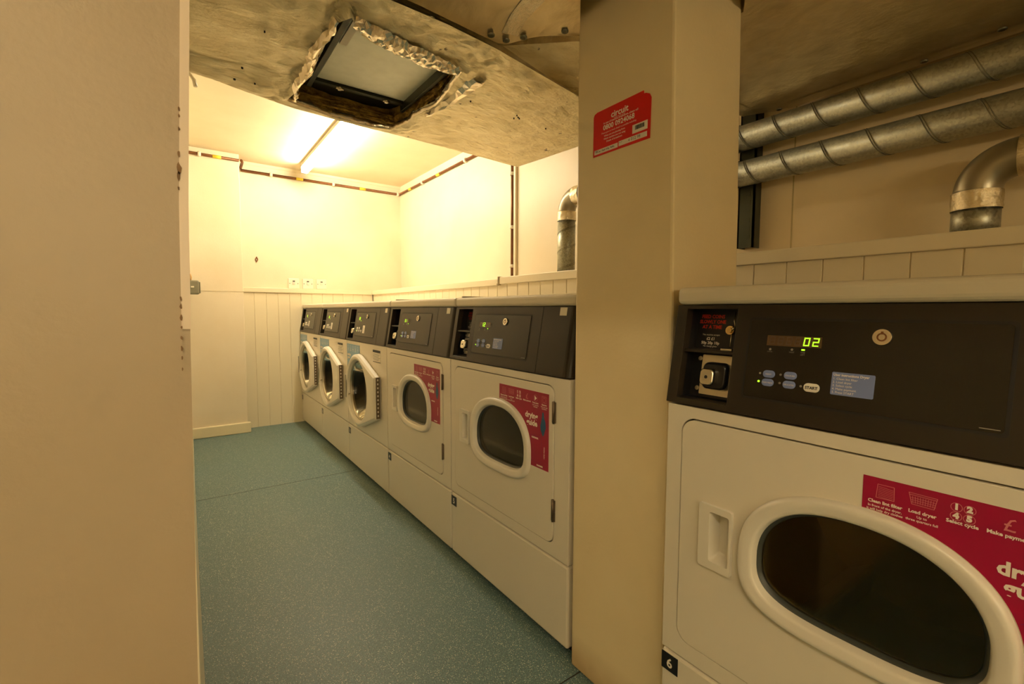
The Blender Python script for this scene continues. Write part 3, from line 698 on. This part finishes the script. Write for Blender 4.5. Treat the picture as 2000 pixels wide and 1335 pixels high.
    mb = MB().disc_y(.352, .944, .0115, -.006, -.0016, 28); lk = mb.map(csh).build('panel_lock', M_chrome, con)
    mb = MB(); ring([(.352+.0062*math.cos(a), .944+.0062*math.sin(a)) for a in [k*PI/10 for k in range(20)]], [(.352+.0042*math.cos(a), .944+.0042*math.sin(a)) for a in [k*PI/10 for k in range(20)]], -.0066, -.006, mb); mb.box(.3505, .3535, -.0068, -.006, .948, .952)
    mb.map(csh).build('lock_keyway', M_pipe, con)
    return con
SEG = {'0': 'abcdef', '1': 'bc', '2': 'abged', '8': 'abcdefg', '3': 'abgcd', '4': 'fgbc', '5': 'afgcd', '6': 'afgecd', '7': 'abc', '9': 'abgfcd'}
def digit(mb, ch, x, z, w_, h_, y, th=.0016):
    sl = .0012
    P = {'a': ((0, h_), (w_, h_)), 'b': ((w_, h_), (w_, h_/2)), 'c': ((w_, h_/2), (w_, 0)), 'd': ((0, 0), (w_, 0)), 'e': ((0, 0), (0, h_/2)), 'f': ((0, h_/2), (0, h_)), 'g': ((0, h_/2), (w_, h_/2))}
    for s_ in SEG[ch]:
        (a, b), (c, d) = P[s_]; mb.stroke([(x+a+b/h_*sl, z+b), (x+c+d/h_*sl, z+d)], th, y)
def display(con, lit, lit_at, win=(.189, .274)):
    """unlit digits with the lit ones at index positions"""
    MB().box(win[0], win[1], -.0019, -.0016, .922, .9395).map(csh).build('display_window', M_ledback, con)
    off = MB(); on = MB()
    for k in range(6):
        x = .194+.0135*k
        if k in lit_at: digit(on, lit[lit_at.index(k)], x, .9252, .0072, .0118, -.0023, .0018)
        else: digit(off, '8', x, .9252, .0072, .0118, -.0022)
    off.map(csh).build('unlit_digits', M_ledoff, con); on.map(csh).build('lit_digits', M_led, con, label='glowing green digits')
def buttons(con, washer=False):
    names = (('HEAVY', .199, .873), ('COLOURS', .2335, .874), ('PERM PRESS', .1985, .8585), ('DELICATES', .233, .859))
    cols = M_blue if not washer else M_label
    for tx, x, z in names:
        lo = [[(p[0], y, p[1]) for p in rrect(x-.0098+d_, x+.0098-d_, z-.0062+d_, z+.0062-d_, .0058-d_)] for d_, y in ((0, -.0016), (0, -.0028), (.0008, -.0034))]
        b_ = MB().loft(lo, False, True).map(csh).build('cycle_button', cols, con)
        MB().text(tx, .0034, x, z-.0012, -.0037, sx=.95).map(csh).build('cycle_lettering', M_white_ink if not washer else M_dark_ink, con)
    lo = [[(p[0], y, p[1]) for p in rrect(.267-.0115+d_, .267+.0115-d_, .8585-.0068+d_, .8585+.0068-d_, .0062-d_)] for d_, y in ((0, -.0016), (0, -.0028), (.0008, -.0034))]
    MB().loft(lo, False, True).map(csh).build('start_button', M_label, con, label='white START button')
    MB().text('START', .0062, .267, .8563, -.0037, bold=.0002).map(csh).build('start_lettering', M_dark_ink, con)
    for x, z in ((.184, .873), (.218, .874), (.218, .860), (.251, .859), (.196, .9155), (.231, .917)): MB().disc_y(x, z, .0019, -.0024, -.0016, 10).map(csh).build('indicator_lamp', M_ledgrey, con)
    MB().disc_y(.183, .859, .0019, -.0024, -.0016, 10).map(csh).build('indicator_lamp', M_led, con, label='lit green indicator lamp')
    MB().box(.2455, .2505, -.0024, -.0016, .9165, .919).map(csh).build('indicator_lamp', M_led, con, label='lit green indicator lamp')
    mb = MB()
    for tx, x, z in (('LOCK', .196, .9105), ('WAIT', .231, .9115), ('TIME', .248, .9120), ('LEFT', .248, .9085)): mb.text(tx, .0033, x, z, -.0022)
    mb.stroke([(.462, .8350), (.480, .8350)], .0012, -.0022); mb.map(csh).build('small_lettering', M_ledgrey, con)
    if washer:
        MB().prism(rrect(.294, .330, .848, .892, .002), -.0020, -.0016).map(csh).build('instruction_label', M_label, con)
        mb = MB().text('User', .006, .312, .883, -.0023)
        for k in range(5): mb.stroke([(.299, .878-.006*k), (.325, .878-.006*k)], .0012, -.0023)
        mb.map(csh).build('instruction_lettering', M_dark_ink, con)
    else:
        MB().prism(rrect(.2935, .349, .8525, .8872, .002), -.0020, -.0016).map(csh).build('instruction_label', M_blue, con)
        mb = MB().text('User instructions Dryer', .0052, .2955, .8815, -.0023, align='LEFT', sx=.92, bold=.0001)
        for k, tx in enumerate(('1. Clean lint filter', '2. Load dryer', '3. Select cycle', '4. Make payment', '5. Press START')): mb.text(tx, .0046, .2955, .8758-.0052*k, -.0023, align='LEFT', sx=1.0)
        mb.map(csh).build('instruction_lettering', M_white_ink, con)

def dshape(off, N=96):
    """window outline: arched top, upright sides, flat bottom with round corners"""
    cx, hw = .3385, .1765-off; zt, zb, zm = .690-off, .441+off, .545
    n_ = 2.25; P = []
    for k in range(N//2+1):
        a = PI*k/(N//2); c, s_ = math.cos(a), math.sin(a)
        P.append((cx+hw*math.copysign(abs(c)**(2/n_), c), zm+(zt-zm)*abs(s_)**(2/n_)))
    n_ = 3.2
    for k in range(1, N//2):
        a = PI+PI*k/(N//2); c, s_ = math.cos(a), math.sin(a)
        P.append((cx+hw*math.copysign(abs(c)**(2/n_), c), zm-(zm-zb)*abs(s_)**(2/n_)))
    return P
def guide_sticker(parent):
    """magenta drying guide cut to the curve of the window surround"""
    x0, x1, zt = .344, .598, .7405
    D = dshape(-.0015, 192)
    curve = [p for p in D if p[0] > x0 and p[1] > .5125]
    curve.sort(key=lambda p: -math.atan2(p[1]-.545, p[0]-.3385))    # from top left round to the right
    pts = [(x0, zt), (x0, curve[0][1])]+curve+[(curve[-1][0], .5125), (x1, .5125), (x1, zt)]
    s_ = MB().prism(pts, -.0026, -.0021).build('guide_sticker', M_magenta, parent, label='magenta drying guide sticker')
    y = -.0029
    def cap(x, z, lines):
        t = MB().text(lines[0], .0066, x, z, y, bold=.00022)
        for k, l in enumerate(lines[1:]): t.text(l, .0047, x, z-.0062-.0052*k, y, bold=.0001)
        t.build('caption', M_white_ink, s_)
    cap(.371, .7030, ('Clean lint filter', 'In front of the dryer,', 'it will help dry clothes', 'quicker')); cap(.4125, .7035, ('Load dryer', 'Up to', 'three quarters full')); cap(.4525, .7045, ('Select cycle',))
    cap(.4945, .7050, ('Make payment',)); cap(.5360, .7040, ('Press start', 'Check the time', 'remaining')); cap(.5770, .7040, ('Remove', 'When the cycle', 'has finished'))
    MB().text('drying', .0245, .5165, .6575, y, bold=.0009).text('guide', .0245, .5195, .6355, y, bold=.0009).build('title', M_white_ink, s_)
    MB().text('REMEMBER', .0066, .5350, .5985, y, bold=.0003).build('caption', M_white_ink, s_)
    MB().text('Clothes drying', .0060, .5770, .5640, y, ang=-PI/2, bold=.0002).build('caption', M_white_ink, s_)
    MB().text('REMEMBER', .0060, .5580, .5180, y, bold=.0003).build('caption', M_white_ink, s_)
    t = MB()
    for ch, x, z in (('1', .4463, .7262), ('2', .4590, .7262), ('4', .4463, .7142), ('5', .4590, .7142)): t.text(ch, .0105, x, z-.0025, y, bold=.0008)
    t.build('cycle_numbers', M_white_ink, s_)
    MB().prism([(.532, .7130), (.5425, .7205), (.532, .7280)], y, y+.0002).build('start_arrow', M_white_ink, s_)
    i_ = MB(); wd = .0007
    i_.stroke([(.3605, .7115), (.3815, .7120), (.3810, .7315), (.3620, .7315)], wd, y, True)
    for k in range(7): i_.stroke([(.363, .7285-.0024*k), (.380, .7265-.0024*k)], .0005, y)
    i_.build('icon', M_mlight, s_); i_ = MB()
    i_.stroke([(.3975, .7310), (.4275, .7305), (.4245, .7150), (.4010, .7155)], wd, y, True); i_.stroke([(.398, .7285), (.427, .7280)], wd, y)
    for k in range(9): i_.stroke([(.4015+.0028*k, .7265), (.4022+.0026*k, .7175)], .0005, y)
    for k in range(3): i_.stroke([(.400, .7245-.003*k), (.426, .7242-.003*k)], .0005, y)
    i_.build('icon', M_mlight, s_); i_ = MB()
    for cx, cz in ((.4463, .7265), (.4590, .7265), (.4463, .7145), (.4590, .7145)): i_.stroke([(cx+.0056*math.cos(a), cz+.0056*math.sin(a)) for a in [k*PI/9 for k in range(18)]], wd, y, True)
    i_.build('icon', M_mlight, s_); i_ = MB().text('\u00a3', .0235, .4945, .7130, y); i_.build('icon', M_mlight, s_); i_ = MB()
    i_.stroke([(.536+.0100*math.cos(a), .7205+.0100*math.sin(a)) for a in [k*PI/10 for k in range(20)]], wd, y, True)
    i_.build('icon', M_mlight, s_); i_ = MB()
    i_.stroke([(.567, .712), (.587, .712), (.587, .731), (.567, .731)], wd, y, True); i_.stroke([(.577+.0062*math.cos(a), .720+.0062*math.sin(a)) for a in [k*PI/8 for k in range(16)]], wd, y, True); i_.stroke([(.567, .728), (.587, .728)], wd, y)
    i_.build('icon', M_mlight, s_)
    v_ = MB(); v_.stroke([(.510, .603), (.516, .607), (.560, .607), (.566, .600), (.566, .535), (.560, .528), (.516, .528)], .0009, y); v_.build('outline_box', M_violet, s_)
    n_ = MB(); n_.prism([(.5715, .6850), (.5755, .6800), (.5765, .6680), (.5830, .6560), (.5850, .6380), (.5800, .6280), (.5770, .6180), (.5725, .6120), (.5680, .6180), (.5620, .6300), (.5600, .6420), (.5650, .6580), (.5675, .6700), (.5680, .6800)], y, y+.0002)
    n_.build('figure_shape', M_navy, s_)
    return s_
def badge(root, ch, z0=.215):
    b = MB().prism([(.003, z0), (.042, z0), (.042, z0+.0375), (.003, z0+.0375)], -.0012, 0).build('number_badge', M_void, root)
    MB().text(ch, .0285, .0225, z0+.0085, -.0015, bold=.0006).build('numeral', M_white_ink, b); return b
def qr_blank(con):
    MB().prism([(.612, .967), (.641, .967), (.641, .990), (.612, .990)], -.0008, -.0001).map(csh).build('paper_label', M_label, con, label='small white paper label')

def make_dryer(root):
    door_out = rrect(.038, .618, .305, .766, .028)
    con = common(root, rrect(.0355, .6205, .3025, .7685, .029))
    MB()
    # seal behind the door gap
    ring(rrect(.026, .630, .290, .778, .03), rrect(.048, .608, .312, .756, .02), .0205, .026).build('door_seal', M_rubber, root)
    dr = ring(door_out, dshape(.012), -.002, .018).build('door', M_enamel, root, bevel=.0025, ang=50)
    # moulded surround
    lo = []
    for off, y in ((0, -.002), (.0008, -.008), (.0035, -.0125), (.007, -.0140), (.012, -.0140), (.021, -.0122), (.0250, -.0110), (.0270, -.0080), (.0285, .0), (.031, .010)):
        lo.append([(p[0], y, p[1]) for p in dshape(off)])
    MB().loft(lo).build('window_surround', M_enamel_dk, dr)
    lo = [[(p[0], y, p[1]) for p in dshape(off)] for off, y in ((.0295, .003), (.033, .006), (.036, .014))]
    MB().loft(lo).build('window_gasket', M_rubber, dr)
    MB().prism(dshape(.034), .0105, .0125).build('window_glass', M_glass, dr)
    # recessed handle
    carve(dr, MB().box(.1065, .146, -.02, .03, .5025, .600))
    h_ = ring(rrect(.085, .150, .488, .612, .004, 3), rrect(.107, .1455, .503, .5995, .004, 3), -.010, -.002)
    lo = [[(p[0]*(1-q)+(q*(.107+(.1455-.107)*.55*(p[0] > .126)+(.004 if p[0] < .126 else 0))), y+(.0 if p[0] > .126 else .006*q), p[1]+q*(-.004 if p[1] > .55 else .012)) for p in rrect(.107, .1455, .503, .5995, .006, 6)] for q, y in ((0, -.009), (.25, .004), (.75, .013), (1, .015))]
    h_.loft(lo, False, True)
    h_.build('handle', M_enamel_dk, dr, bevel=.0012)
    for z0, z1 in ((.662, .722), (.375, .437)):
        mb = MB().box(.6125, .6270, -.0035, .004, z0, z1); mb.tube([(.6195, -.0035, z0-.002), (.6195, -.0035, z1+.002)], .0035, 10)
        mb.build('hinge', M_hinge, dr)
    # drum
    n = 48; R_ = .245; cx, cz = .325, .545
    lo = [[(cx+r_*math.cos(2*PI*k/n), y, cz+r_*math.sin(2*PI*k/n)) for k in range(n)] for r_, y in ((.215, .040), (R_, .046), (R_, .50))]
    dm = MB().loft(lo, False, True).build('drum', M_drum, root)
    for k in range(3):
        a = PI/2+.5+2*PI*k/3; lo = []
        for y in (.06, .49):
            lo.append([(cx+rr*math.cos(a+da), y, cz+rr*math.sin(a+da)) for rr, da in ((R_, -.13), (.185, -.03), (.185, .03), (R_, .13))])
        MB().loft(lo, True, True, smooth=False).build('drum_baffle', M_drum, dm, bevel=.006)
    mb = ring(rrect(.028, .628, .295, .775, .02), [(cx+.216*math.cos(a), cz+.216*math.sin(a)) for a in [2*PI*k/48 for k in range(48)]], .0265, .040)
    mb.build('drum_bulkhead', mat('bulkhead', (.20, .18, .12), .5, .5), root)
    guide_sticker(dr); buttons(con)
    return con
def world_to_machine(root, x, ytop): root.location = (x, ytop, 0); root.rotation_euler = (0, 0, -PI/2)

D6 = thing('tumble_dryer', 'white coin operated dryer numbered 6, nearest the camera, right of the pillar', 'dryer', group='coin operated dryers')
con6 = make_dryer(D6)
def find(root, nm): return [c for c in root.children_recursive if c.name.split('.')[0] == nm][0]
D5 = copy_tree(D6); D4 = copy_tree(D6)
D5['label'] = 'white coin operated dryer numbered 5, directly left of the pillar'
D4['label'] = 'white coin operated dryer numbered 4, between a porthole washer and dryer 5'
display(con6, '02', [4, 5]); display(find(D5, 'console'), '12', [1, 2], (.189, .262)); display(find(D4, 'console'), '01', [1, 2], (.196, .250))
badge(D6, '6', .219); badge(D5, '5', .212); badge(D4, '4', .212)
for d in (D5, D4): qr_blank(find(d, 'console'))
world_to_machine(D6, .820, .588); world_to_machine(D5, .860, 1.610); world_to_machine(D4, .860, 2.297)

def make_washer(root):
    cx, cz, R_ = .278, .514, .212
    n = 72
    circ = lambda r_: [(cx+r_*math.cos(2*PI*k/n), cz+r_*math.sin(2*PI*k/n)) for k in range(n)]
    con = common(root, circ(.195))
    def outline(off):
        r_ = R_-off; pts = []
        xr, zr = .594-off, .114-off*.6
        a1 = math.radians(70)
        pts = [(cx+r_*math.cos(a), cz+r_*math.sin(a)) for a in [a1+(2*PI-2*a1)*k/60 for k in range(61)]]
        pts += [(xr, cz-zr), (xr, cz+zr)]
        return pts
    c = Vector((cx, cz)); A_ = sorted({round(math.atan2(p[1]-cz, p[0]-cx), 4) for p in outline(0)} | {round(2*PI*k/96-PI, 4) for k in range(96)})
    def lp(poly, y): return [(p.x, y, p.y) for p in [radial(poly, c, a) for a in A_]]
    big = [[(cx+r_*math.cos(a), y, cz+r_*math.sin(a)) for a in A_] for r_, y in ((.190, -.036), (.181, -.032), (.176, -.018), (.174, -.004))]
    lo = [lp(outline(.004), -.001), lp(outline(0), -.010), lp(outline(.002), -.028), lp(outline(.014), -.036)]+big
    dr = MB().loft(lo, smooth=False).build('door', M_enamel_dk, root, bevel=.002, ang=35)
    circA = lambda r_, y: [(cx+r_*math.cos(a), y, cz+r_*math.sin(a)) for a in [2*PI*k/64 for k in range(64)]]
    MB().loft([circA(.176, -.016), circA(.173, -.019), circA(.169, -.016), circA(.167, -.004), circA(.166, .002)]).build('chrome_ring', mat('dull_ring', (.42, .39, .31), .3, 1), dr)
    # domed glass
    MB().loft([circA(.167, -.008), circA(.163, .004), circA(.150, .050), circA(.130, .085)], False, True).build('door_glass', M_glass_w, dr)
    # grip recess on the left
    MB().prism(rrect(.069, .094, .445, .585, .006), -.0375, -.030).build('handle', mat('grip_grey', (.20, .19, .15), .4, .3), dr, bevel=.002)
    hb = MB().box(.5925, .5965, -.027, -.006, .405, .625)
    hb.build('hinge', M_hinge, dr)
    mb = MB()
    for k in range(10): mb.disc_y(0, 0, .004, 0, .001, 8)
    mb = MB()
    for k in range(10): mb.box(.5963, .5972, -.021, -.014, .416+.0212*k, .426+.0212*k)
    mb.build('hinge_slots', M_enamel_dk, dr)
    MB().tube([(.108, -.012, .470), (.108, -.030, .468), (.135, -.034, .468)], .0025, 8).build('latch_pin', M_chrome, dr)
    # tub
    rubber = MB().loft([circA(.1945, .002), circA(.185, .010), circA(.176, .06), circA(.180, .075)]).build('door_gasket', M_rubber, root)
    R2 = .235
    lo = [[(cx+r_*math.cos(2*PI*k/64), y, cz+r_*math.sin(2*PI*k/64)) for k in range(64)] for r_, y in ((.180, .075), (R2, .08), (R2, .50))]
    dm = MB().loft(lo, False, True).build('drum', M_drum2, root)
    for k in range(3):
        a = -PI/2+.6+2*PI*k/3; lo = []
        for y in (.10, .48): lo.append([(cx+rr*math.cos(a+da), y, cz+rr*math.sin(a+da)) for rr, da in ((R2, -.15), (.18, -.03), (.18, .03), (R2, .15))])
        MB().loft(lo, True, True, smooth=False).build('drum_baffle', M_drum2, dm, bevel=.006)
    # stickers
    x0, x1, zt = .002, .252, .772
    cur = [(cx+(R_+.002)*math.cos(a), cz+(R_+.002)*math.sin(a)) for a in [math.radians(98+ (165-98)*k/24) for k in range(25)]]
    pts = [(x0, zt), (x0, .640), (cur[-1][0]-.02, .600)]+[p for p in reversed(cur) if p[0] < x1]+[(x1, .728), (x1, zt)]
    s_ = MB().prism(pts, -.0012, -.0003).build('guide_sticker', M_lblue, root, label='pale blue washing guide sticker')
    t = MB(); y = -.0016
    for k, (a_, b_) in enumerate((('Load', 'washer'), ('Add', 'detergent'), ('Select', 'cycle'), ('Make', 'payment'), ('Press', 'start'))):
        t.text(a_, .0090, .030+.048*k, .738, y, bold=.0003); t.text(b_, .0072, .030+.048*k, .7295, y, bold=.0002)
        t.stroke([(.022+.048*k, .748), (.038+.048*k, .748), (.038+.048*k, .762), (.022+.048*k, .762)], .0012, y, True)
    t.text('washing', .0200, .046, .700, y, bold=.0009); t.text('guide', .0200, .038, .681, y, bold=.0009)
    t.build('lettering', M_white_ink, s_)
    l_ = MB().prism([(.478, .698), (.598, .698), (.598, .768), (.478, .768)], -.0010, -.0003).build('warning_label', M_label, root, label='white warning label with small print')
    t = MB(); t.prism([(.480, .752), (.596, .752), (.596, .766), (.480, .766)], -.0014, -.0011)
    for k in range(6): t.stroke([(.484, .744-.0065*k), (.592-.012*(k % 3), .744-.0065*k)], .0016, -.0014)
    t.prism([(.480, .699), (.596, .699), (.596, .703), (.480, .703)], -.0014, -.0011)
    t.build('small_print', M_dark_ink, l_)
    buttons(con, True)
    return con
W3 = thing('washing_machine', 'white porthole washer numbered 3, closest washer, directly beside dryer 4', 'washing machine', group='coin operated porthole washers')
make_washer(W3); W2 = copy_tree(W3); W1 = copy_tree(W3)
W2['label'] = 'white porthole washer numbered 2, middle one of the three washers'
W1['label'] = 'white porthole washer numbered 1, farthest, against the end wall'
for wsh, ch, yy in ((W3, '3', 2.984), (W2, '2', 3.671), (W1, '1', 4.358)):
    c_ = find(wsh, 'console')
    MB().box(.205, .235, -.0019, -.0016, .920, .941).map(csh).build('display_window', mat('amber_window', (.30, .26, .03), .4), c_)
    on = MB(); digit(on, '2', .210, .9245, .0075, .012, -.0023, .0018); digit(on, '8', .223, .9245, .0075, .012, -.0023, .0018); on.map(csh).build('lit_digits', M_led, c_)
    if ch != '1': qr_blank(c_)
    badge(wsh, ch, .202)
    world_to_machine(wsh, .860, yy)
# lint of dust along the foot of the machines and grey filler strips between lids
for k, yy in enumerate((1.6115, 2.2985)):
    tag(MB().box(.915, 1.30, yy-.004, yy+.006, 1.0295, 1.036).build('filler_strip', mat('grey_mastic', (.30, .27, .20), .6)), ('grey sealing strip on the lids between dryers 4 and 5', 'grey sealing strip on the lids between dryer 4 and the porthole washers')[k], 'strip')
